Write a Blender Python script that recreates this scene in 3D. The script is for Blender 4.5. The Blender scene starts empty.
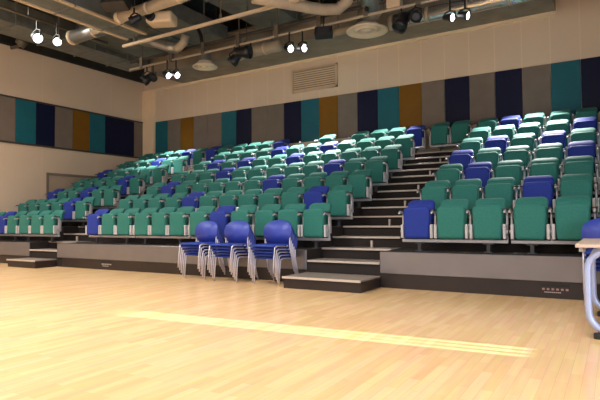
import bpy, bmesh, math, random
from mathutils import Vector, Matrix
random.seed(7)
C = bpy.context.scene.collection
PI = math.pi

# ---------------------------------------------------------------- materials
MATS = {}
def mat(name, col, rough=0.6, metal=0.0, spec=0.5, noise=None, emit=None, bump=None, sheen=0.0):
    if name in MATS: return MATS[name]
    m = bpy.data.materials.new(name); m.use_nodes = True
    nt = m.node_tree; b = nt.nodes['Principled BSDF']
    b.inputs['Base Color'].default_value = (*col, 1)
    b.inputs['Roughness'].default_value = rough
    b.inputs['Metallic'].default_value = metal
    b.inputs['Specular IOR Level'].default_value = spec
    if sheen: b.inputs['Sheen Weight'].default_value = sheen
    if emit:
        b.inputs['Emission Color'].default_value = (*emit[0], 1)
        b.inputs['Emission Strength'].default_value = emit[1]
    if noise:
        scale, amt = noise
        tc = nt.nodes.new('ShaderNodeTexCoord')
        n = nt.nodes.new('ShaderNodeTexNoise'); n.inputs['Scale'].default_value = scale; n.inputs['Detail'].default_value = 4
        r = nt.nodes.new('ShaderNodeValToRGB')
        r.color_ramp.elements[0].position = 0.3; r.color_ramp.elements[1].position = 0.7
        r.color_ramp.elements[0].color = (*[c*(1-amt) for c in col], 1)
        r.color_ramp.elements[1].color = (*[min(1, c*(1+amt)) for c in col], 1)
        nt.links.new(tc.outputs['Object'], n.inputs['Vector'])
        nt.links.new(n.outputs['Fac'], r.inputs['Fac'])
        nt.links.new(r.outputs['Color'], b.inputs['Base Color'])
        if bump:
            bp = nt.nodes.new('ShaderNodeBump'); bp.inputs['Strength'].default_value = bump; bp.inputs['Distance'].default_value = 0.01
            nt.links.new(n.outputs['Fac'], bp.inputs['Height']); nt.links.new(bp.outputs['Normal'], b.inputs['Normal'])
    MATS[name] = m
    return m

GREEN = mat('green_upholstery', (0.020, 0.158, 0.130), 0.7, spec=.3, noise=(60, .12), sheen=.08)
BLUE = mat('blue_upholstery', (0.011, 0.032, 0.26), 0.7, spec=.3, noise=(60, .12), sheen=.05)
STEEL = mat('pale_grey_steel', (0.46, 0.45, 0.47), 0.42, 0.25, noise=(9, .06))
DARKSTEEL = mat('dark_frame_steel', (0.06, 0.058, 0.06), 0.5, 0.3, noise=(9, .1))
ARMPAD = mat('charcoal_armrest', (0.02, 0.02, 0.022), 0.5, noise=(30, .1))
SEATSHELL = mat('light_grey_shell', (0.50, 0.49, 0.50), 0.45, noise=(20, .05))
CARPET = mat('dark_brown_step', (0.016, 0.010, 0.008), 0.85, noise=(40, .25))
TREAD = mat('tread_top', (0.20, 0.165, 0.14), 0.7, noise=(60, .15))
NOSING = mat('pale_nosing', (0.54, 0.46, 0.40), 0.45, 0.2, noise=(12, .06))
FASCIA = mat('grey_fascia', (0.190, 0.178, 0.185), 0.28, 0.5, noise=(3, .05))
KICK = mat('dark_kick', (0.022, 0.014, 0.012), 0.45, spec=.4, noise=(3, .12))
BLACK = mat('black_metal', (0.008, 0.008, 0.010), 0.45, noise=(20, .2))
SLOTM = mat('black_slot', (0.004, 0.004, 0.005), 0.6, noise=(20, .1))
PIPEC = mat('dull_pipe_paint', (0.40, 0.33, 0.24), .5, noise=(6, .1))
CREAM = mat('cream_paint', (0.60, 0.47, 0.32), 0.5, noise=(6, .05))
GALV = mat('galvanised_duct', (0.235, 0.25, 0.235), 0.42, 0.55, noise=(5, .18))
GALVD = mat('dull_duct', (0.15, 0.155, 0.14), 0.55, 0.3, noise=(4, .2))
BRIGHTDUCT = mat('bright_spiral_duct', (0.75, 0.72, 0.66), 0.25, 0.75, noise=(20, .1), bump=.3)
SILVER = mat('silver_flexible_duct', (0.36, 0.36, 0.34), 0.32, 0.8, noise=(25, .12), bump=.4)
BARM = mat('rig_bar', (0.15, 0.125, 0.095), 0.5, 0.3, noise=(12, .1))
DECKM = mat('ceiling_deck', (0.026, 0.026, 0.023), 0.8, noise=(2, .35))
JOIST = mat('ceiling_joist', (0.035, 0.03, 0.025), 0.7, noise=(5, .2))
TABLETOP = mat('beech_laminate', (0.60, 0.46, 0.37), 0.35, noise=(14, .06))
TABLELEG = mat('lilac_silver_tube', (0.40, 0.48, 0.74), 0.35, 0.3, noise=(10, .05))
CHROME = mat('pale_chrome_tube', (0.62, 0.60, 0.70), 0.3, 0.45, noise=(15, .05))
CHAIRBLUE = mat('blue_fabric', (0.018, 0.046, 0.30), 0.7, spec=.3, noise=(80, .12))
CHAIRSHELL = mat('blue_plastic', (0.030, 0.056, 0.36), 0.45, noise=(10, .05))
LAMP = mat('lit_lens', (1, 1, 1), 0.3, emit=((1.0, 0.93, 1.0), 12), noise=None)
REDM = mat('label_marks', (0.35, 0.20, 0.18), 0.5, noise=(30, .1))
WHITEM = mat('white_print', (0.45, 0.42, 0.44), 0.5, noise=(30, .1))

def node_mat(name):
    m = bpy.data.materials.new(name); m.use_nodes = True
    return m, m.node_tree, m.node_tree.nodes['Principled BSDF']

def wood_floor():
    m, nt, b = node_mat('maple_sports_floor'); L = nt.links.new
    tc = nt.nodes.new('ShaderNodeTexCoord')
    mp = nt.nodes.new('ShaderNodeMapping'); mp.inputs['Rotation'].default_value = (0, 0, PI/2)
    L(tc.outputs['Object'], mp.inputs['Vector'])
    br = nt.nodes.new('ShaderNodeTexBrick')
    br.offset = 0.37; br.inputs['Scale'].default_value = 1.0
    br.inputs['Brick Width'].default_value = 0.62; br.inputs['Row Height'].default_value = 0.075
    br.inputs['Mortar Size'].default_value = 0.0012; br.inputs['Bias'].default_value = 0
    br.inputs['Color1'].default_value = (0.69, 0.435, 0.192, 1)
    br.inputs['Color2'].default_value = (0.775, 0.515, 0.262, 1)
    br.inputs['Mortar'].default_value = (0.58, 0.36, 0.18, 1)
    L(mp.outputs['Vector'], br.inputs['Vector'])
    mp2 = nt.nodes.new('ShaderNodeMapping'); mp2.inputs['Scale'].default_value = (22, 1.6, 1)
    L(tc.outputs['Object'], mp2.inputs['Vector'])
    n = nt.nodes.new('ShaderNodeTexNoise'); n.inputs['Scale'].default_value = 1.0; n.inputs['Detail'].default_value = 5
    L(mp2.outputs['Vector'], n.inputs['Vector'])
    mx = nt.nodes.new('ShaderNodeMix'); mx.data_type = 'RGBA'; mx.blend_type = 'OVERLAY'; mx.inputs['Factor'].default_value = 0.22
    L(br.outputs['Color'], mx.inputs['A']); L(n.outputs['Color'], mx.inputs['B'])
    hs = nt.nodes.new('ShaderNodeHueSaturation'); hs.inputs['Saturation'].default_value = 0.95
    L(mx.outputs['Result'], hs.inputs['Color'])
    L(hs.outputs['Color'], b.inputs['Base Color'])
    b.inputs['Roughness'].default_value = 0.22
    b.inputs['Specular IOR Level'].default_value = 0.45
    return m

def seam_wall(name, col, axis, origin, pitch, seam=0.10, width=0.012):
    m, nt, b = node_mat(name); L = nt.links.new
    tc = nt.nodes.new('ShaderNodeTexCoord')
    sp = nt.nodes.new('ShaderNodeSeparateXYZ'); L(tc.outputs['Object'], sp.inputs['Vector'])
    def mth(op, a, bv):
        q = nt.nodes.new('ShaderNodeMath'); q.operation = op
        L(a, q.inputs[0]); q.inputs[1].default_value = bv; return q.outputs[0]
    v = mth('SUBTRACT', sp.outputs['XYZ'.index(axis)], origin)
    v = mth('DIVIDE', v, pitch); v = mth('FRACT', v, 0); v = mth('SUBTRACT', v, 0.5); v = mth('ABSOLUTE', v, 0)
    v = mth('GREATER_THAN', v, 0.5 - width/pitch)
    n = nt.nodes.new('ShaderNodeTexNoise'); n.inputs['Scale'].default_value = 1.3
    L(tc.outputs['Object'], n.inputs['Vector'])
    r = nt.nodes.new('ShaderNodeValToRGB')
    r.color_ramp.elements[0].color = (*[c*.96 for c in col], 1); r.color_ramp.elements[1].color = (*[min(1, c*1.04) for c in col], 1)
    L(n.outputs['Fac'], r.inputs['Fac'])
    mx = nt.nodes.new('ShaderNodeMix'); mx.data_type = 'RGBA'
    L(v, mx.inputs['Factor']); L(r.outputs['Color'], mx.inputs['A'])
    mx.inputs['B'].default_value = (*[min(1, c*(1+seam)) for c in col], 1)
    L(mx.outputs['Result'], b.inputs['Base Color'])
    b.inputs['Roughness'].default_value = 0.7
    return m

# ---------------------------------------------------------------- mesh helpers
def nb(): return bmesh.new()
def add_box(bm, x0, x1, y0, y1, z0, z1, bev=0.0, seg=2, taper=None, M=None):
    vs = [bm.verts.new((x, y, z)) for z in (z0, z1) for y in (y0, y1) for x in (x0, x1)]
    if taper:
        cx = (x0+x1)/2
        for v in vs[:4]: v.co.x = cx + (v.co.x-cx)*taper
    F = [(0, 2, 3, 1), (4, 5, 7, 6), (0, 1, 5, 4), (2, 6, 7, 3), (0, 4, 6, 2), (1, 3, 7, 5)]
    fs = [bm.faces.new([vs[i] for i in f]) for f in F]
    out = vs
    if bev > 0:
        es = list({e for f in fs for e in f.edges})
        r = bmesh.ops.bevel(bm, geom=es, offset=bev, segments=seg, affect='EDGES', profile=0.5)
        out = list({v for f in r['faces'] for v in f.verts} | {v for v in vs if v.is_valid})
    if M is not None:
        bmesh.ops.transform(bm, matrix=M, verts=out)
    return out

def add_tube(bm, pts, r, n=8, caps=True, flat=1.0):
    pts = [Vector(p) for p in pts]; rings = []
    prev = None
    for i, p in enumerate(pts):
        if i == 0: t = pts[1]-pts[0]
        elif i == len(pts)-1: t = pts[-1]-pts[-2]
        else: t = (pts[i+1]-p).normalized() + (p-pts[i-1]).normalized()
        t.normalize()
        if prev is None:
            u = Vector((0, 0, 1)) if abs(t.z) < .9 else Vector((0, 1, 0))
        else: u = prev
        a = t.cross(u).normalized(); bb = a.cross(t).normalized(); prev = bb
        rr = r[i] if isinstance(r, (list, tuple)) else r
        rings.append([bm.verts.new(p + (a*math.cos(2*PI*k/n) + bb*math.sin(2*PI*k/n)*flat)*rr) for k in range(n)])
    for i in range(len(rings)-1):
        for k in range(n):
            bm.faces.new((rings[i][k], rings[i][(k+1) % n], rings[i+1][(k+1) % n], rings[i+1][k]))
    if caps:
        bm.faces.new(rings[0][::-1]); bm.faces.new(rings[-1])

def add_lathe(bm, prof, n=24, M=None):
    rings = []; vs = []
    for (r, z) in prof:
        if r < 1e-6: ring = [bm.verts.new((0, 0, z))]
        else: ring = [bm.verts.new((r*math.cos(2*PI*k/n), r*math.sin(2*PI*k/n), z)) for k in range(n)]
        rings.append(ring); vs += ring
    for a, b in zip(rings, rings[1:]):
        for k in range(n):
            q = [a[k % len(a)], a[(k+1) % len(a)], b[(k+1) % len(b)], b[k % len(b)]]
            u = []
            for v in q:
                if v not in u: u.append(v)
            if len(u) > 2: bm.faces.new(u)
    if M is not None: bmesh.ops.transform(bm, matrix=M, verts=vs)

def add_panel(bm, wt, wb, h, th, rt, rb):
    # upholstered panel: rounded outline in xz, cushioned in y
    out = []
    for (cx, cz, r, a0) in ((wt/2-rt, h/2-rt, rt, 0), (-wt/2+rt, h/2-rt, rt, 90), (-wb/2+rb, -h/2+rb, rb, 180), (wb/2-rb, -h/2+rb, rb, 270)):
        for k in range(6):
            a = math.radians(a0+18*k); out.append((cx+r*math.cos(a), cz+r*math.sin(a)))
    n = len(out); rings = []; vs = []
    for (y, s) in ((-.5, .80), (-.46, .93), (-.25, 1.0), (.25, 1.0), (.46, .95), (.5, .85)):
        ring = [bm.verts.new((x*s if s > .9 else x-(1-s)*.21*math.copysign(1, x)*1.0, y*th, z*s if s > .9 else z*(1-(1-s)*.9))) for x, z in out]
        rings.append(ring); vs += ring
    # a few horizontal cuts are not needed: side rings carry the curve
    for a, b in zip(rings, rings[1:]):
        for k in range(n): bm.faces.new((a[k], a[(k+1) % n], b[(k+1) % n], b[k]))
    # close both faces with left-right strips
    for ring, flip in ((rings[0], False), (rings[-1], True)):
        top, m = ring[:n//2], n//2
        L = [ring[k] for k in range(6, 18)]; R = [ring[(5-k) % n] for k in range(0, 12)]
        for i in range(11):
            q = [L[i], L[i+1], R[i+1], R[i]]
            u = []
            for v in q:
                if v not in u: u.append(v)
            if len(u) > 2:
                try: bm.faces.new(u[::-1] if flip else u)
                except ValueError: pass
    return vs

def arc(c, r, a0, a1, n, plane='xz'):
    out = []
    for i in range(n+1):
        a = a0+(a1-a0)*i/n
        u, v = r*math.cos(a), r*math.sin(a)
        out.append((c[0]+u, c[1], c[2]+v) if plane == 'xz' else (c[0], c[1]+u, c[2]+v))
    return out

def obj(name, bm, m, parent=None, smooth=False, loc=None):
    me = bpy.data.meshes.new(name)
    bmesh.ops.recalc_face_normals(bm, faces=bm.faces[:])
    bm.to_mesh(me); bm.free()
    for p in me.polygons: p.use_smooth = smooth
    for mm in (m if isinstance(m, (list, tuple)) else [m]): me.materials.append(mm)
    o = bpy.data.objects.new(name, me); C.objects.link(o)
    if parent: o.parent = parent
    if loc: o.location = loc
    return o

def thing(name, label, cat, loc=(0, 0, 0), rz=0, group=None):
    o = bpy.data.objects.new(name, None); C.objects.link(o)
    o.empty_display_size = .1
    o.location = loc; o.rotation_euler = (0, 0, rz)
    return tag(o, label, cat, group)
def tag(o, label, cat, group=None):
    o['label'] = label; o['category'] = cat
    if group: o['group'] = group
    return o
def struct(name, bm, m, parent=None, smooth=False):
    o = obj(name, bm, m, parent, smooth)
    if not parent: o['kind'] = 'structure'
    return o
def dup(root, loc, rz=None, label=None, group=None):
    r = root.copy(); C.objects.link(r); r.location = loc
    if rz is not None: r.rotation_euler = (0, 0, rz)
    if label: r['label'] = label
    if group: r['group'] = group
    for ch in list(root.children):
        c = ch.copy(); C.objects.link(c); c.parent = r
        for g in ch.children:
            d = g.copy(); C.objects.link(d); d.parent = c
    return r
def simple_box(name, b, m, parent=None, bev=0.0):
    bm = nb(); add_box(bm, *b, bev=bev); return obj(name, bm, m, parent)

# ---------------------------------------------------------------- dimensions
XL, XR_W, YW, YF, ZC = -13.975, 6.0, 6.343, -13.0, 7.5
PW, XW0, YL0 = 0.6402, -13.3457, 6.49
ZT, ZB, ZTRIM = 4.7506, 3.4455, 5.98
D, H, H1, SP, GAP = 0.89, 0.363, 0.545, 0.52, 0.04
X_NEAR, X_MID, X_FAR = -1.53, -2.83, -10.36     # first seat edges of the three blocks
FASC = {'near': (-1.76, 2.3), 'mid': (-9.84, -3.07), 'far': (-13.95, -10.96)}

# ---------------------------------------------------------------- room
WALLC = (0.69, 0.535, 0.385)
bm = nb(); add_box(bm, XL-.2, XR_W+.2, YF-.2, YW+.2, -.2, 0); struct('floor', bm, wood_floor())
bm = nb(); add_box(bm, XL-.2, XL, YF, YW, 0, 6.36)
struct('wall_left', bm, seam_wall('side_wall_paint', WALLC, 'Y', 2.21, 2.6, 0.05, 0.02))
bm = nb(); add_box(bm, XL-.2, XL, YF, YW, 6.36, ZC); struct('wall_left_upper', bm, DECKM)
bm = nb(); add_box(bm, XL-.2, XR_W+.2, YW, YW+.2, 0, ZC)
struct('wall_back', bm, seam_wall('back_wall_boards', WALLC, 'X', XW0, PW, 0.10, 0.013))
bm = nb(); add_box(bm, XL-.2, XR_W+.2, YF-.2, YF, 0, ZC); struct('wall_front', bm, mat('front_wall_paint', WALLC, .7, noise=(1.5, .04)))
# right wall with one assumed window opening (two slits of sun get past its blind)
WY0, WY1, WZ0, WZ1 = -3.6, -1.4, 1.02, 2.0
bm = nb()
add_box(bm, XR_W, XR_W+.2, YF, WY0, 0, ZC); add_box(bm, XR_W, XR_W+.2, WY1, YW, 0, ZC)
add_box(bm, XR_W, XR_W+.2, WY0, WY1, 0, WZ0); add_box(bm, XR_W, XR_W+.2, WY0, WY1, WZ1, ZC)
struct('wall_right', bm, mat('front_wall_paint', WALLC))
bm = nb(); add_box(bm, XL-.2, XR_W+.2, YF-.2, YW+.2, ZC, ZC+.2); struct('ceiling', bm, DECKM)

# assumed window blind: boards with narrow gaps placed to cast the floor streak
bm = nb()
for a, b in ((WY0, -2.79), (-2.715, -2.675), (-2.60, -2.56), (-2.485, WY1)):
    add_box(bm, XR_W+.06, XR_W+.08, a, b, WZ0, WZ1)
w = struct('window_assumed_1', bm, mat('assumed_window_blind', (0.5, 0.45, 0.38), .8, noise=(8, .05)))
bm = nb()
for a in (WY0, WY1): add_box(bm, XR_W-.02, XR_W+.06, a-.05, a+.05, WZ0-.05, WZ1+.05)
for z in (WZ0, WZ1): add_box(bm, XR_W-.02, XR_W+.06, WY0, WY1, z-.05, z+.05)
obj('assumed_window_frame', bm, CREAM, w)

# assumed windows behind and beside the camera: frames on solid walls around added lamps
bm = nb()
for x in (-10.1, -6.5, -3, .5, 4.1): add_box(bm, x-.04, x+.04, YF, YF+.08, 1.2, 4.8)
for z in (1.16, 4.84): add_box(bm, -10.1, 4.1, YF, YF+.08, z-.04, z+.04)
struct('window_assumed_2', bm, CREAM)
bm = nb()
for y in (-10.05, -7.5, -4.95): add_box(bm, XR_W-.08, XR_W, y-.04, y+.04, .36, 3.44)
for z in (.36, 3.44): add_box(bm, XR_W-.08, XR_W, -10.05, -4.95, z-.04, z+.04)
struct('window_assumed_3', bm, CREAM)

# corner pilaster
bm = nb(); add_box(bm, XL, XW0-.02, YW-.10, YW, 0, ZTRIM); struct('trim_1', bm, mat('pilaster_paint', (0.90, 0.68, 0.44), .6, noise=(2, .04)))
# soffit along the back wall with its pale trim
bm = nb(); add_box(bm, -11.9, 0.25, 4.75, YW, ZTRIM+.02, 6.7); struct('ceiling_soffit', bm, mat('soffit_paint', (0.24, 0.20, 0.15), .8, noise=(2, .2)))
bm = nb(); add_box(bm, XW0, 0.25, YW-.09, YW, ZTRIM-.05, ZTRIM+.02); add_box(bm, 0.20, 0.27, YW-.09, YW, ZTRIM, 6.9)
struct('trim_2', bm, mat('trim_paint', (0.88, 0.70, 0.48), .5, noise=(2, .04)))
bm = nb(); add_box(bm, XL, XL+.04, YF, YW, 6.30, 6.36); struct('trim_3', bm, JOIST)

# wall panels
PCOL = {'t': ((0.011, 0.112, 0.145), 'teal'), 'b': ((0.003, 0.005, 0.030), 'navy'), 'g': ((0.185, 0.145, 0.115), 'taupe'), 'o': ((0.20, 0.085, 0.005), 'orange')}
PM = {k: mat('panel_'+v[1], v[0], .55, spec=.25, noise=(3, .06)) for k, v in PCOL.items()}
ORD = 'first second third fourth fifth sixth seventh eighth ninth tenth eleventh twelfth thirteenth fourteenth fifteenth sixteenth seventeenth eighteenth nineteenth twentieth'.split()
def ordn(i): return ORD[i] if i < 20 else 'twenty-' + ORD[i-20]
seq = 't g o g g t b g g b t o g b t o g b g b g t b b t g b'.replace(' ', '')
for i, k in enumerate(seq):
    bm = nb(); x = XW0+i*PW
    add_box(bm, x+.004, x+PW-.004, YW-.03, YW, ZB, ZT, bev=.004, seg=1)
    tag(obj('wall_panel', bm, PM[k]), f'{PCOL[k][1]} upright wall panel on the back wall, {ordn(i)} from the corner pilaster', 'wall panel', 'coloured panels on the back wall')
seq = 'g b b t o g b t g g o b t g b'.replace(' ', '')
for i, k in enumerate(seq):
    y = YL0-.02-i*PW
    y1 = min(y, YW-.10)
    bm = nb(); add_box(bm, XL, XL+.03, y-PW+.004, y1-.004, ZB, ZT, bev=.004, seg=1)
    tag(obj('wall_panel', bm, PM[k]), f'{PCOL[k][1]} upright wall panel on the side wall, {ordn(i)} from the corner pilaster', 'wall panel', 'coloured panels on the side wall')
bm = nb(); yy = YL0-.02-len(seq)*PW
add_box(bm, XL, XL+.045, yy, YW-.1, ZT, ZT+.05); add_box(bm, XL, XL+.045, yy, YW-.1, ZB-.05, ZB)
struct('trim_4', bm, mat('dark_trim', (0.05, 0.035, 0.025), .6, noise=(5, .1)))

# door in the side wall behind the seats
bm = nb(); add_box(bm, XL, XL+.02, 2.42, 5.2, 0, 2.52); d = struct('door_1', bm, mat('grey_beige_door', (0.46, 0.35, 0.25), .6, noise=(2, .04)))
bm = nb(); add_box(bm, XL, XL+.06, 2.38, 5.25, 2.52, 2.60); add_box(bm, XL, XL+.05, 2.36, 2.42, 0, 2.6)
obj('door_frame', bm, mat('door_frame_paint', (0.22, 0.165, 0.12), .6, noise=(2, .05)), d)

# air grille high on the back wall
g = thing('air_grille', 'wide beige louvred air grille high on the back wall', 'air vent', (-6.46, YW, 5.375))
bm = nb()
for a, b, c, e in ((-.80, .80, .30, .36), (-.80, .80, -.36, -.30), (-.80, -.74, -.36, .36), (.74, .80, -.36, .36)):
    add_box(bm, a, b, -.06, 0, c, e)
obj('frame', bm, mat('grille_paint', (0.62, 0.45, 0.30), .55, noise=(4, .04)), g)
bm = nb()
for i in range(9):
    z = -.27+i*.0675
    add_box(bm, -.74, .74, -.035, -.025, -.024, .024, M=Matrix.Translation((0, 0, z)) @ Matrix.Rotation(.6, 4, 'X'))
obj('louvres', bm, MATS['grille_paint'], g)
simple_box('backing', (-.75, .75, -.008, 0, -.32, .32), mat('grille_dark', (0.16, 0.11, 0.07), .7, noise=(4, .05)), g)

ROWS_ = ['front', 'second', 'third', 'fourth', 'fifth', 'sixth', 'back']
# ---------------------------------------------------------------- retractable stand
BN = {'near': 'block behind table', 'mid': 'middle block', 'far': 'block by side wall'}
for key, (x0, x1) in FASC.items():
    for k in range(7):
        z = H1+k*H
        lab = f'dark stepped seating tier carrying the {ROWS_[k]} row of {BN[key]}'
        if k == 0: lab = f'front seating tier with grey fascia and dark kick board, {BN[key]}'
        st = thing('seating_tier', lab, 'seating tier', ((x0+x1)/2, k*D, 0), 0, 'retractable seating tiers')
        ox, oy = (x0+x1)/2, k*D
        y1 = (k+1)*D+.028 if k < 6 else YW-.01
        simple_box('deck', (x0-ox, x1-ox, .03, y1-oy, z-.05, z), CARPET, st)
        simple_box('riser', (x0-ox, x1-ox, .03, .06, 0 if k == 0 else z-H, z-.05), CARPET, st)
        for s in (x0-ox, x1-ox-.03): simple_box('side_panel', (s, s+.03, .06, y1-oy-.029 if k < 6 else y1-oy, 0, z-.05), CARPET, st)
        if k: continue
        bm = nb(); add_box(bm, x0-ox, x1-ox, 0, .03, .215, H1, bev=.006, seg=1); obj('fascia_panel', bm, FASCIA, st)
        bm = nb(); add_box(bm, x0-ox+.18 if key == 'mid' else x0-ox, x1-ox, .012, .03, 0, .212); kp = obj('kick_panel', bm, KICK, st)
        if key != 'far':
            cx = (-8.10 if key == 'mid' else .65)-ox
            simple_box('vent_slot', (cx-.17, cx+.17, .006, .012, .155, .185), SLOTM, kp)
            for j in range(6): simple_box('warning_mark', (cx-.155+j*.055, cx-.125+j*.055, .007, .012, .105, .13), REDM if key == 'near' else WHITEM, kp)
            bm = nb()
            for j in range(9): add_box(bm, cx-.13+j*.022, cx-.113+j*.022, .008, .012, .072, .084)
            obj('print_strip', bm, WHITEM, kp)
def stairs(x0, x1, label):
    ox = (x0+x1)/2; w = (x1-x0)/2-.005
    fl = thing('stair_flight', label, 'stairs', (ox, 0, 0), 0, 'stairs of the seating stand')
    for i in range(1, 15):
        y = 0.0 if i == 1 else .5+.42*(i-2)
        z = (H1+.01)+(H/2)*(i-2) if i > 1 else .375
        yn = .5 if i == 1 else y+.42
        if i == 14: yn = YW-.04
        s = simple_box('step', (-w, w, y+.03, yn+.03, max(0, z-.30) if i > 3 else 0, z-.025), CARPET, fl)
        simple_box('tread', (-w, w, y+.025, yn+.02, z-.025, z), TREAD, s)
        bm = nb(); add_box(bm, -w+.01, w-.01, y, y+.026, z-.030, z+.003, bev=.004, seg=1); obj('nosing', bm, NOSING, s)
        if i % 2 == 0 and 2 <= i < 14:
            simple_box('support_post', (.24*w, .24*w+.03, y+.30, y+.34, z, z+.12), NOSING, s)
stairs(FASC['mid'][1], FASC['near'][0], 'wide dark stairs with pale nosings between middle block and block behind table')
stairs(FASC['far'][1], FASC['mid'][0], 'far dark stairs with pale nosings between middle block and block by side wall')

def step_box(x0, x1, y0, y1, label):
    t = thing('step_box', label, 'step', ((x0+x1)/2, y1, 0)); w = (x1-x0)/2
    simple_box('body', (-w, w, y0-y1, 0, 0, .155), KICK, t)
    simple_box('tread', (-w-.01, w+.01, y0-y1-.01, 0, .155, .178), TREAD, t)
    simple_box('nosing', (-w-.012, w+.012, y0-y1-.03, y0-y1-.009, .15, .182), NOSING, t)
step_box(-3.05, -1.76, -.72, -.01, 'dark portable step box at the foot of the wide stairs')
step_box(-10.95, -9.86, -.52, -.01, 'dark portable step box at the foot of the far stairs')

# ---------------------------------------------------------------- tip-up seats
def make_seat(fab, name, label):
    t = thing(name, label, 'auditorium seat')
    # local frame: x across, y back, z up from the tier deck; y = 0 is the beam line
    bm = nb()
    vs = add_panel(bm, .425, .375, .485, .095, .075, .035)
    bmesh.ops.transform(bm, matrix=Matrix.Translation((0, -.085, .435)) @ Matrix.Rotation(math.radians(-4), 4, 'X'), verts=vs)
    obj('seat_pad', bm, fab, t, True)
    bm = nb()
    vs = add_panel(bm, .43, .40, .575, .08, .085, .03)
    for v in vs:
        v.co.y -= .25*(v.co.x**2)
        if v.co.z > .13: v.co.y += .30*(v.co.z-.13)+ 2.0*(v.co.z-.13)**2
    bmesh.ops.transform(bm, matrix=Matrix.Translation((0, .085, .522)) @ Matrix.Rotation(math.radians(-9), 4, 'X'), verts=vs)
    obj('backrest', bm, fab, t, True)
    for s in (-1, 1):
        bm = nb(); add_box(bm, s*.228-.020, s*.228+.020, -.135, .03, .20, .41, bev=.010, seg=1); obj('hinge_bracket', bm, SEATSHELL, t)
    return t
seatG = make_seat(GREEN, 'tip_up_seat', ''); seatB = make_seat(BLUE, 'tip_up_seat', '')
used = {'G': False, 'B': False}
def place_seat(c, loc, label, group):
    src = seatG if c == 'G' else seatB
    if not used[c]:
        used[c] = True; src.location = loc; src['label'] = label; src['group'] = group; return src
    return dup(src, loc, None, label, group)

def make_frame(n):
    w = n*SP; t = thing('seat_frame', '', 'seat frame')
    bm = nb(); add_box(bm, -w/2, w/2, -.03, .03, .135, .185, bev=.006, seg=1); obj('beam', bm, STEEL, t)
    for x in ((-w/2+.27, w/2-.27) if n > 1 else (0,)):
        bm = nb(); add_box(bm, x-.025, x+.025, -.022, .022, 0, .14); add_box(bm, x-.06, x+.06, -.07, .07, 0, .012); add_box(bm, x-.07, x+.07, -.035, .035, .115, .136)
        obj('pedestal', bm, DARKSTEEL, t)
    for j in range(n+1):
        x = -w/2+j*SP
        if j == 0: x += .012
        if j == n: x -= .012
        bm = nb()
        add_tube(bm, [(x, .0, .16), (x, .015, .48), (x, .0, .555), (x, -.035, .59), (x, -.10, .60)], .016, 8)
        add_box(bm, x-.013, x+.013, -.02, .06, .26, .54, bev=.005, seg=1)
        add_tube(bm, [(x, .02, .50), (x, .0, .575), (x, -.05, .605), (x, -.13, .605), (x, -.19, .585)], .017, 8)
        add_tube(bm, [(x-.02, -.06, .30), (x+.02, -.06, .30)], .028, 8)
        p = obj('arm_post', bm, STEEL, t)
        bm = nb(); add_box(bm, x-.024, x+.024, -.15, .02, .612, .634, bev=.008, seg=2); obj('armrest', bm, ARMPAD, p)
    return t
frames = {n: None for n in (1, 2, 3)}
def place_frame(n, loc, label, group):
    if frames[n] is None:
        f = make_frame(n); frames[n] = f; f.location = loc; f['label'] = label; f['group'] = group; return f
    return dup(frames[n], loc, None, label, group)

YB = .40   # beam line behind each tier's front edge
ROWS = ['front', 'second', 'third', 'fourth', 'fifth', 'sixth', 'back']
CN = {'G': 'green', 'B': 'blue'}
# seat colours, each row read away from the block's first edge
NEAR = ['BGGGGG', 'GGGBGG', 'GBGGGG', 'BGGGBG', 'GBGBGG', 'GGGGBG', 'GBGGGG']
MID = ['GGGGBGGGGGGB', 'GBGGGGGBGGGG', 'GGGGBGGGGGBG', 'GGBGGGGGBGGG', 'GGGGGBGGBGBG', 'GGGGBGGBGGGG', 'BGGG_G__BGGG']
FAR = ['GGGGBG', 'GBGGGG', 'GGBGGB', 'GBGGGG', 'GGGGGB', 'GGBGGG', 'GBGGGG']
AISLE1, AISLE2 = 'GG', 'BG'
#SEATMAP
def block(name, rows, x0, sgn, ref):
    for k, cols in enumerate(rows):
        n = len(cols)
        for j, c in enumerate(cols):
            if c == '_': continue
            x = x0+sgn*(j*SP+SP/2+(j//3)*GAP)
            place_seat(c, (x, YB+k*D, H1+k*H), f'{CN[c]} tip-up seat, {ROWS[k]} row of {name}, {ORD[j]} from {ref}', f'seats of the {name}')
        for m in range((n+2)//3):
            q = min(3, n-3*m)
            x = x0+sgn*(m*(3*SP+GAP)+q*SP/2)
            place_frame(q, (x, YB+k*D, H1+k*H), f'grey beam under {ORD[m]} seat trio from {ref}, {ROWS[k]} row, {name}', f'seat frames of the {name}')
block('block behind table', NEAR, X_NEAR, 1, 'wide stairs')
block('middle block', MID, X_MID, -1, 'wide stairs')
block('block by side wall', FAR, X_FAR, -1, 'far stairs')
ZB7 = (H1+.01)+(H/2)*12
for (xa, xb, cols, ref) in ((X_MID, X_NEAR, AISLE1, 'wide stairs'), (X_FAR, X_MID-12*SP-3*GAP, AISLE2, 'far stairs')):
    c = (xa+xb)/2
    for j, q in enumerate(cols):
        place_seat(q, (c+(j-.5)*SP, YB+6*D, ZB7), f'{CN[q]} tip-up back-row seat at head of {ref}, {"beside" if (j == 0) == (ref == "wide stairs") else "away from"} middle block', 'back row seats above the stairs')
    place_frame(2, (c, YB+6*D, ZB7), f'grey beam with arm posts under the seat pair above the {ref}', 'seat frames above the stairs')

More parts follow.
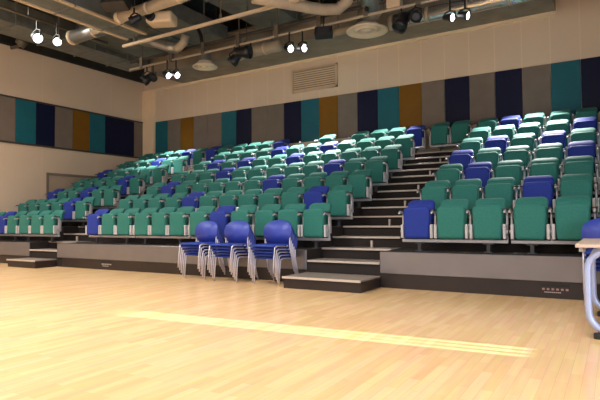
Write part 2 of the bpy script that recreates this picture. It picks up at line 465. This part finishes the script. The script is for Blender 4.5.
# ---------------------------------------------------------------- stacking chairs
def make_chair():
    t = thing('stacking_chair', '', 'chair')
    bm = nb()   # faces -Y; origin on floor under seat centre
    vs = add_box(bm, -.25, .25, -.23, .21, .425, .46, bev=.016, seg=2)
    for v in vs: v.co.z += -.25*min(0, v.co.y+.1)**2 - .15*v.co.x**2
    obj('seat', bm, CHAIRBLUE, t, True)
    bm = nb()
    n = 28; ring = []
    front, back = [], []
    for k in range(n):
        a = 2*PI*k/n
        u = .30*math.copysign(abs(math.cos(a))**.8, math.cos(a)); v = .185*math.copysign(abs(math.sin(a))**.85, math.sin(a))
        y = .235 - .36*u*u + .18*v
        front.append(bm.verts.new((u, y-.014, .655+v))); back.append(bm.verts.new((u, y+.014, .655+v)))
    cf = bm.verts.new((0, .235-.022, .655)); cb = bm.verts.new((0, .235+.02, .655))
    for k in range(n):
        k2 = (k+1) % n
        bm.faces.new((front[k], front[k2], cf)); bm.faces.new((back[k2], back[k], cb)); bm.faces.new((front[k], back[k], back[k2], front[k2]))
    obj('backrest', bm, CHAIRSHELL, t, True)
    for s in (-1, 1):
        bm = nb()
        add_tube(bm, [(s*.265, -.235, .005), (s*.265, -.215, .25), (s*.265, -.19, .405), (s*.265, -.15, .43), (s*.265, .05, .42)], .0115, 6)
        obj('front_leg', bm, CHROME, t, True)
        bm = nb()
        add_tube(bm, [(s*.275, .29, .005), (s*.27, .23, .25), (s*.265, .19, .42), (s*.262, .20, .55), (s*.25, .225, .68)], .0115, 6)
        obj('rear_leg', bm, CHROME, t, True)
    bm = nb()
    for y in (-.14, .14): add_tube(bm, [(-.265, y, .418), (.265, y, .418)], .010, 6)
    obj('underframe', bm, CHROME, t, True)
    return t
chair0 = make_chair(); cused = False
LEV = ['lowest', 'second lowest', 'middle', 'second highest', 'topmost']
for (cx, cy, rz, nm, n) in ((-5.11, -.22, math.radians(-6), 'stack farthest from the step box', 5), (-4.32, -.32, math.radians(-6), 'stack between two others', 5), (-3.47, -.32, math.radians(-5), 'stack next to the step box', 5)):
    for i in range(n):
        a = rz + math.radians(random.uniform(-.6, .6))
        off = -.036*i
        loc = (cx - math.sin(rz)*off, cy + math.cos(rz)*off, .050*i)
        lab = f'blue stacking chair, {LEV[i]} in the {nm}'
        if not cused:
            cused = True; chair0.location = loc; chair0.rotation_euler = (0, 0, a); chair0['label'] = lab; chair0['group'] = 'stacked blue chairs'
        else: dup(chair0, loc, a, lab, 'stacked blue chairs')
for i in range(5):
    dup(chair0, (1.27, -.22-.036*i, .050*i), math.radians(random.uniform(-.6, .6)), f'blue stacking chair, {LEV[i]} in the stack behind the table', 'stacked blue chairs')

# ---------------------------------------------------------------- table
TZ = .815
t = thing('table', 'folding table with beech top and rounded lilac-silver loop legs', 'table', (1.75, -1.7, 0))
simple_box('tabletop', (-.72, .75, -.66, .72, TZ-.03, TZ), TABLETOP, t, bev=.006)
for y in (-.56, .62):
    bm = nb(); x0, x1, z0, z1, r = -.635, .66, .06, TZ-.055, .17
    pts = arc((x0+r, y, z0+r), r, PI, 1.5*PI, 6)+arc((x1-r, y, z0+r), r, 1.5*PI, 2*PI, 6)+arc((x1-r, y, z1-r), r, 0, .5*PI, 6)+arc((x0+r, y, z1-r), r, .5*PI, PI, 6)
    pts.append(pts[0]); add_tube(bm, pts, .030, 10, caps=False)
    lg = obj('loop_leg', bm, TABLELEG, t, True)
    for x in (x0+.10, x1-.10):
        bm = nb(); add_box(bm, x-.07, x+.07, y-.035, y+.035, 0, .05, bev=.012); obj('foot', bm, BLACK, lg)
simple_box('side_rail', (-.70, -.665, -.50, .56, TZ-.075, TZ-.03), STEEL, t)

# ---------------------------------------------------------------- ceiling services
def pipe(name, pts, r, m, label, cat, group=None, n=14, flanges=()):
    b = nb(); add_tube(b, pts, r, n)
    o = obj(name, b, m, None, True); tag(o, label, cat, group)
    return o
def rect_duct(b, m, label, seam=1.2):
    x0, x1, y0, y1, z0, z1 = b
    bm = nb(); add_box(bm, *b)
    o = obj('air_duct', bm, m); tag(o, label, 'duct', 'ventilation ducts under the ceiling')
    ax = 'y' if (y1-y0) > (x1-x0) else 'x'
    a, e = (y0, y1) if ax == 'y' else (x0, x1)
    k = a+.05
    while k < e:
        q = (x0-.03, x1+.03, k, k+.035, z0-.03, z1+.03) if ax == 'y' else (k, k+.035, y0-.03, y1+.03, z0-.03, z1+.03)
        simple_box('flange', q, m, o); k += seam
    for s in (.12, .88):
        for u in (0, 1):
            q = (x0 if not u else x1, a+(e-a)*s) if ax == 'y' else (a+(e-a)*s, y0 if not u else y1)
            simple_box('hanger_rod', (q[0]-.012, q[0]+.012, q[1]-.012, q[1]+.012, z1-.1, ZC), BARM, o)
    return o
def hang(o, p, z): simple_box('hanger_rod', (p[0]-.01, p[0]+.01, p[1]-.01, p[1]+.01, z, ZC), BARM, o)
# rectangular ducts
d1 = rect_duct((-9.05, -8.35, -5.5, 1.35, 5.62, 6.15), GALV, 'long dull rectangular duct running toward the back wall overhead')
simple_box('lit_edge_strip', (-9.08, -9.0, -5.5, 1.35, 5.59, 5.64), CREAM, d1)  # cream strips stand in for the duct's brightly lit lower edges
simple_box('lit_edge_strip', (-8.40, -8.32, -5.5, 1.35, 5.59, 5.64), CREAM, d1)
rect_duct((-12.75, -11.75, -6.0, 4.6, 6.15, 6.7), GALV, 'rectangular metal duct close along the top of the side wall')
rect_duct((-11.3, -7.9, 1.5, 3.9, 6.15, 6.5), GALVD, 'wide flat metal plenum duct above the spotlight bar', 1.1)
rect_duct((-6.97, -5.75, -2.5, 4.4, 6.35, 6.75), GALVD, 'flat rectangular duct above the long cream rail', 1.1)
rect_duct((-2.75, -2.1, -1.5, 4.4, 6.3, 6.8), GALVD, 'rectangular duct above the round elbow near the ceiling middle', 1.2)
# round ducts and pipes
GP = 'round pipes under the ceiling'
def rdur(name, pts, r, m, label, ends=True):
    o = pipe(name, pts, r, m, label, 'pipe', GP)
    if ends:
        bm = nb()
        a, b2 = Vector(pts[0]), Vector(pts[1]); d_ = (b2-a).normalized()
        add_tube(bm, [a-d_*.01, a+d_*.09], r*1.12, 14); obj('collar', bm, CREAM, o, True)
        k = .9
        while k < (b2-a).length:
            bm = nb(); add_tube(bm, [a+d_*k, a+d_*(k+.05)], r*1.06, 14); obj('collar', bm, CREAM, o, True); k += .9
        for s in (.2, .8):
            h_ = a+(b2-a)*s; hang(o, h_, h_.z)
    return o
rdur('round_duct', [(-10.55, .86, 5.8), (-8.9, .86, 5.83)], .17, SILVER, 'short silver round duct with pale end beside the rectangular duct')
rdur('round_duct', [(-7.75, .02, 5.45), (-3.0, -.05, 5.5)], .115, PIPEC, 'cream round pipe crossing overhead behind the projector')
rdur('round_duct', [(-7.5, 3.9, 5.66), (-6.1, 3.9, 5.66)], .16, PIPEC, 'beige round pipe beside the black flood spotlight pair')
rdur('round_duct', [(-3.2, 4.35, 5.80), (2.2, 4.35, 5.80)], .17, BRIGHTDUCT, 'long silver round duct above the brightest spotlight pair')
rdur('round_duct', [(-4.5, 3.75, 5.62), (-3.6, 3.75, 5.62)], .10, PIPEC, 'short beige pipe between black lamp and round diffuser')
pipe('pipe_elbow', [(-4.6, .65, 5.4), (-4.2, 1.25, 5.4), (-3.75, 1.9, 5.4), (-3.5, 2.12, 5.43), (-3.3, 2.15, 5.55), (-3.2, 2.1, 5.75), (-3.17, 2.05, 6.3)], .12, PIPEC, 'cream pipe bending upward in a thick elbow under the ceiling', 'pipe', GP)
hang(bpy.data.objects['pipe_elbow'], (-3.17, 2.05), 6.25)
pipe('flexible_duct', [(-2.6, 1.7, 6.29), (-2.75, 2.05, 6.0), (-2.95, 2.6, 5.75), (-3.15, 3.1, 5.7), (-3.4, 3.48, 5.75)], .24, SILVER, 'silver flexible duct curving down to the large round diffuser', 'duct', GP)
pipe('flexible_duct', [(-9.6, 2.3, 6.0), (-9.1, 2.4, 5.85), (-8.75, 2.5, 5.7), (-8.45, 2.55, 5.62)], .15, SILVER, 'silver flexible duct hanging above the small round diffuser', 'duct', GP)
pipe('pipe_elbow', [(-8.5, 2.5, 5.6), (-8.36, 2.48, 5.62), (-8.22, 2.5, 5.72), (-8.15, 2.5, 5.9)], .11, PIPEC, 'cream elbow stub at the end of a flexible duct', 'pipe', GP)
pipe('cable', [(-8.0, 2.75, 6.2), (-7.85, 2.75, 5.9), (-7.8, 2.75, 5.6), (-7.75, 2.7, 5.42)], .05, BLACK, 'thick black cable drop beside the round diffuser', 'cable', 'cables')
pipe('cable', [(-3.05, 2.5, 6.6), (-3.02, 2.52, 6.0), (-3.05, 2.6, 5.45)], .04, BLACK, 'black cable drop beside the silver flexible duct', 'cable', 'cables')
pipe('cable', [(.42, 5.9, ZC), (.42, 5.9, 6.3), (.47, 5.9, 6.12), (.55, 5.9, 6.1), (.62, 5.9, 6.2), (.62, 5.9, ZC)], .02, BLACK, 'looped cable hanging in front of the back wall top', 'cable', 'cables')
# joists
for i, y in enumerate((-3.2, -1.6, 0, 1.6, 3.2)):
    bm = nb()
    add_box(bm, XL, XR_W, y-.06, y+.06, ZC-.30, ZC-.28); add_box(bm, XL, XR_W, y-.06, y+.06, ZC-.02, ZC); add_box(bm, XL, XR_W, y-.012, y+.012, ZC-.3, ZC)
    struct('ceiling_beam', bm, JOIST)
for i, x in enumerate((-12.2, -10.0, -7.7, -5.4, -3.1, -.8, 1.5)):
    bm = nb(); add_box(bm, x-.08, x+.08, YF, 4.75, ZC-.42, ZC-.30); struct('ceiling_beam', bm, JOIST)
# cream rail with hangers
r = thing('cable_rail', 'long thin cream rail hung from rods, crossing the ceiling', 'rail', (-9.03, 1.22, 5.40))
bm = nb(); add_box(bm, 0, 9.5, -.035, .035, -.03, .03); obj('rail', bm, CREAM, r)
for x in (.4, 3.13, 3.85, 6.2, 8.6):
    bm = nb(); add_tube(bm, [(x, 0, .03), (x, 0, 1.4)], .012, 6); add_tube(bm, [(x, 0, .03), (x, 0, .14)], .028, 6); obj('hanger_rod', bm, BARM, r)
# spotlight bars
def light_bar(x0, x1, y, z, label):
    r = thing('lighting_bar', label, 'lighting bar', (x0, y, z))
    L = x1-x0
    bm = nb(); add_tube(bm, [(0, 0, 0), (L, 0, 0)], .032, 8); obj('bar', bm, PIPEC, r, True)
    bm = nb(); add_tube(bm, [(0, .02, .22), (L, .02, .22)], .045, 8); obj('upper_bar', bm, JOIST, r, True)
    x = .5
    while x < L:
        bm = nb(); add_box(bm, x-.05, x+.05, -.05, .06, -.03, .27); add_tube(bm, [(x, .02, .25), (x, .02, ZC-z)], .014, 6)
        obj('clamp', bm, BARM, r); x += 1.15
light_bar(-10.5, 2.5, 2.68, 5.40, 'long spotlight bar parallel to the back wall under the ducts')
rb = thing('lighting_bar', 'short spotlight bar beside the side wall holding the bright lamp pair', 'lighting bar', (-10.75, -2.5, 6.05))
bm = nb(); add_tube(bm, [(0, 0, 0), (0, 4.6, 0)], .035, 8); obj('bar', bm, BARM, rb, True)
bm = nb()
for y in (.5, 2.3, 4.1): add_tube(bm, [(0, y, 0), (0, y, ZC-6.05)], .014, 6)
obj('hanger_rod', bm, BARM, rb)

# spotlights: housing, yoke, lens; aim = direction of the beam
def spotlight(loc, aim, size, lit, label, barz=None, group='ceiling spotlights'):
    t = thing('spotlight', label, 'spotlight', loc, 0, group)
    a = Vector(aim).normalized(); q = a.to_track_quat('-Z', 'Y').to_matrix().to_4x4()
    r = size
    bm = nb(); add_lathe(bm, [(0, r*1.9), (r*.55, r*1.8), (r*.75, r*1.3), (r*.8, .2*r), (r, -.2*r), (r*1.02, -.9*r), (r*.9, -.9*r), (r*.86, -.6*r)], 16, q)
    obj('housing', bm, BLACK, t, True)
    bm = nb(); add_lathe(bm, [(0, -.62*r), (r*.5, -.66*r), (r*.88, -.62*r), (r*.88, -.55*r), (0, -.55*r)], 16, q)
    obj('lens', bm, LAMP if lit else ARMPAD, t, True)
    h = (barz-loc[2]) if barz else .3
    bm = nb()
    add_tube(bm, [(-r*1.08, 0, 0), (-r*1.1, 0, r*1.2), (0, 0, r*1.6), (r*1.1, 0, r*1.2), (r*1.08, 0, 0)], .018, 6)
    add_tube(bm, [(0, 0, r*1.55), (0, 0, max(h, r*1.7))], .02, 6)
    obj('yoke', bm, BLACK, t)
    return t
CAM = Vector((1.332, -7.4275, 1.053))
def tocam(l, dx=0, dz=0): return (CAM.x-l[0]+dx, CAM.y-l[1], CAM.z-l[2]+dz)
LIT = [((-8.95, 2.62, 5.0), .095, 'lit spotlight beside the corner, first head of its pair on the long bar'),
       ((-8.68, 2.68, 4.98), .095, 'lit spotlight beside the corner, second head of its pair on the long bar'),
       ((-5.02, 2.62, 5.02), .095, 'lit spotlight above the air grille, head nearer the corner'),
       ((-4.70, 2.68, 4.98), .095, 'lit spotlight above the air grille, head farther from the corner'),
       ((-1.32, 2.66, 4.97), .085, 'lit spotlight under the silver round duct, tilted head of its pair'),
       ((-1.03, 2.66, 4.95), .085, 'lit spotlight under the silver round duct, upright head of its pair'),
       ((-10.75, .02, 5.60), .13, 'brightest lit spotlight beside the side wall, larger glow of its pair'),
       ((-10.55, .42, 5.58), .11, 'lit spotlight beside the side wall, smaller glow of its pair')]
for l, s, lab in LIT:
    spotlight(l, (1, random.uniform(-.45, -.1), random.uniform(-.55, -.2)), s, True, lab, 6.05 if l[1] < 1 else 5.4)
DK = [((-9.80, 2.68, 5.02), (-.5, -.5, -.5), .14, 'unlit black spotlight at the corner end of the long bar'),
      ((-9.6, 2.72, 5.05), (.6, -.3, -.4), .10, 'small unlit black spotlight turned sideways near the corner'),
      ((-6.68, 2.68, 5.05), (-.6, -.2, -.7), .14, 'unlit black spotlight tilted down at the beige round pipe'),
      ((-6.35, 2.68, 5.18), (.9, .2, -.1), .16, 'unlit black spotlight pointing sideways by the beige round pipe'),
      ((-2.32, 2.68, 5.06), (-.3, -.5, -.8), .15, 'unlit black spotlight between round diffuser and lit pair'),
      ((-2.02, 2.68, 5.14), (.4, -.7, -.3), .12, 'small unlit spotlight next to the black one by the diffuser'),
      ((-6.95, -.25, 5.15), (-.8, -.4, -.4), .09, 'small black lamp in front of the projector')]
for l, a, s, lab in DK: spotlight(l, a, s, False, lab, 5.4)
# floods
def flood(loc, w, label):
    t = thing('flood_light', label, 'flood light', loc, math.radians(20), 'black flood lights')
    bm = nb(); add_box(bm, -w, w, -w*.5, w*.5, -w*.55, w*.55, bev=.02, M=Matrix.Rotation(-.5, 4, 'X')); obj('housing', bm, BLACK, t)
    bm = nb(); add_box(bm, -w*.75, w*.75, -w*.53, -w*.49, -w*.4, w*.4, M=Matrix.Rotation(-.5, 4, 'X')); obj('glass', bm, mat('flood_glass', (.05, .05, .06), .12, noise=(9, .1)), t)
    bm = nb(); add_tube(bm, [(0, 0, w*.5), (0, 0, ZC-loc[2])], .02, 6); obj('yoke', bm, BLACK, t)
flood((-4.13, 2.66, 5.22), .20, 'black box flood light on the bar between grille and diffuser')
flood((-7.05, -.6, 5.42), .26, 'black flood light above the end of the cream round pipe')
# junction box, wall lamps
tag(simple_box('junction_box', (-2.62, -2.32, 2.6, 2.8, 5.42, 5.66), CREAM, None, .02), 'square beige junction box on the bar near the silver duct', 'junction box')
# projector
p = thing('projector', 'beige ceiling projector hung above the cream rail', 'projector', (-6.86, .42, 5.36), math.radians(24))
bm = nb(); add_box(bm, -.29, .29, -.2, .2, -.12, .12, bev=.05, seg=3); obj('housing', bm, CREAM, p, True)
bm = nb(); add_lathe(bm, [(.10, 0), (.10, .10), (.08, .10), (.07, .04), (0, .04)], 16, Matrix.Translation((-.16, -.19, 0)) @ Matrix.Rotation(PI/2, 4, 'X')); obj('lens', bm, BLACK, p, True)
bm = nb(); add_tube(bm, [(0, 0, .12), (0, 0, 0.98)], .03, 8); add_box(bm, -.14, .14, -.12, .12, .13, .17); obj('ceiling_mount', bm, BLACK, p)
# round diffusers
def diffuser(loc, r, top, label):
    t = thing('ceiling_diffuser', label, 'air diffuser', loc, 0, 'round air diffusers')
    bm = nb(); add_lathe(bm, [(r*.55, .16), (r*.62, .12), (r, .02), (r, 0), (r*.86, 0), (r*.66, .06), (r*.58, .05), (r*.5, .01), (r*.38, .01), (r*.34, .05), (r*.26, .04), (r*.2, .0), (0, .0)], 32)
    obj('cone', bm, mat('diffuser_enamel', (.82, .68, .50), .5, noise=(6, .04)), t, True)
    bm = nb(); add_lathe(bm, [(r*.5, .14), (r*.5, top)], 20); obj('neck', bm, GALV, t, True)
diffuser((-8.44, 3.57, 5.36), .35, .45, 'round cream air diffuser near the corner beside lit spotlights')
diffuser((-3.44, 3.48, 5.36), .48, .30, 'round cream air diffuser below the silver flexible duct')
# bracket clutter on the side wall
t = thing('wall_lamp_bracket', 'clamp bracket with small lamp at the top of the side wall', 'bracket', (-13.5, 1.2, 6.25))
bm = nb(); add_tube(bm, [(-.45, 0, 0), (.3, 0, .0), (.5, -.2, -.05)], .05, 8); obj('arm', bm, BARM, t)
bm = nb(); add_lathe(bm, [(0, .14), (.10, .12), (.13, -.12), (0, -.12)], 12, Matrix.Translation((.5, -.25, -.08)) @ Matrix.Rotation(1.2, 4, 'X')); obj('lamp_head', bm, BARM, t, True)

# ---------------------------------------------------------------- lights
def area(name, loc, rot, sx, sy, power, col):
    l = bpy.data.lights.new(name, 'AREA'); l.shape = 'RECTANGLE'; l.size = sx; l.size_y = sy; l.energy = power; l.color = col
    o = bpy.data.objects.new(name, l); C.objects.link(o); o.location = loc; o.rotation_euler = rot; return o
def spot(name, loc, target, power, angle, col, blend=.6, r=.08):
    l = bpy.data.lights.new(name, 'SPOT'); l.energy = power; l.spot_size = math.radians(angle); l.spot_blend = blend; l.color = col; l.shadow_soft_size = r
    o = bpy.data.objects.new(name, l); C.objects.link(o); o.location = loc
    o.rotation_euler = (Vector(target)-Vector(loc)).to_track_quat('-Z', 'Y').to_euler(); return o
WARM = (1.0, 0.93, 0.84); WHITE = (1.0, 0.95, 0.90); COOL = (0.92, 0.95, 1.0)
# added area lamp for assumed daylight behind the camera; the wall is solid
area('assumed_daylight_front', (-3.0, YF+.1, 3.0), (math.radians(90), 0, 0), 14, 3.6, 360, COOL)
# added cool lamp for assumed side daylight at the right-hand wall, no opening behind
area('assumed_daylight_side', (XR_W-.1, -7.5, 1.9), (math.radians(90), 0, math.radians(90)), 5, 3.0, 480, (0.72, 0.84, 1.0))
# unseen overhead lamps without fixtures, added to brighten the open floor
for x, p_ in ((-9.5, 470), (-4.5, 430), (.8, 200)):
    area('hall_fill', (x, -4.9, 6.4), (0, 0, 0), 1.6, 4.4, p_, WARM).data.spread = math.radians(125)
area('hall_fill', (-11.6, -1.6, 6.1), (0, math.radians(-20), 0), 1.0, 3.0, 190, WARM)  # extra unseen lamp, added to brighten the lower side wall
# assumed house lights without fixtures over the upper rows, brightening the seat tops
for x, y, tx, ty, p_, an in ((-11.6, 3.3, -11.1, 4.75, 1500, 34), (-11.8, 6.1, -11.6, 5.0, 3500, 50), (-8.2, 6.1, -8.2, 4.6, 3000, 52), (-5.7, 6.1, -5.7, 4.4, 9000, 54), (-3.6, 6.1, -3.9, 4.6, 3500, 50), (-.3, 6.1, -.3, 4.4, 7500, 52)):
    spot('assumed_house_light', (x, y, 5.9), (tx, ty, 2.4), p_, an, WHITE, .9)
sun = bpy.data.lights.new('sun', 'SUN'); sun.energy = 25; sun.angle = math.radians(.4); sun.color = (1, .96, .74)
so = bpy.data.objects.new('sun', sun); C.objects.link(so)
dv = Vector((-1, -.0746, -math.tan(math.radians(11.5)))).normalized()
so.rotation_euler = dv.to_track_quat('-Z', 'Y').to_euler(); so.location = (20, -1, 6)
w = bpy.data.worlds.new('world'); bpy.context.scene.world = w; w.use_nodes = True
w.node_tree.nodes['Background'].inputs['Color'].default_value = (0.6, 0.75, 1, 1); w.node_tree.nodes['Background'].inputs['Strength'].default_value = .5

# ---------------------------------------------------------------- camera
f, yaw, pitch, roll = 518.1, math.radians(31.27), math.radians(2.121), math.radians(-.544)
cd = bpy.data.cameras.new('camera'); cd.sensor_width = 36; cd.lens = 36*f/600; cd.clip_end = 200
co = bpy.data.objects.new('camera', cd); C.objects.link(co)
fw = Vector((-math.sin(yaw)*math.cos(pitch), math.cos(yaw)*math.cos(pitch), math.sin(pitch)))
rt = Vector((math.cos(yaw), math.sin(yaw), 0)); up = rt.cross(fw)
r2 = rt*math.cos(roll)+up*math.sin(roll); u2 = -rt*math.sin(roll)+up*math.cos(roll)
M = Matrix((r2, u2, -fw)).transposed().to_4x4(); M.translation = CAM
co.matrix_world = M
S = bpy.context.scene; S.camera = co
S.view_settings.view_transform = 'Standard'; S.view_settings.look = 'None'; S.view_settings.exposure = 0; S.view_settings.gamma = 1
S.view_settings.use_curve_mapping = False
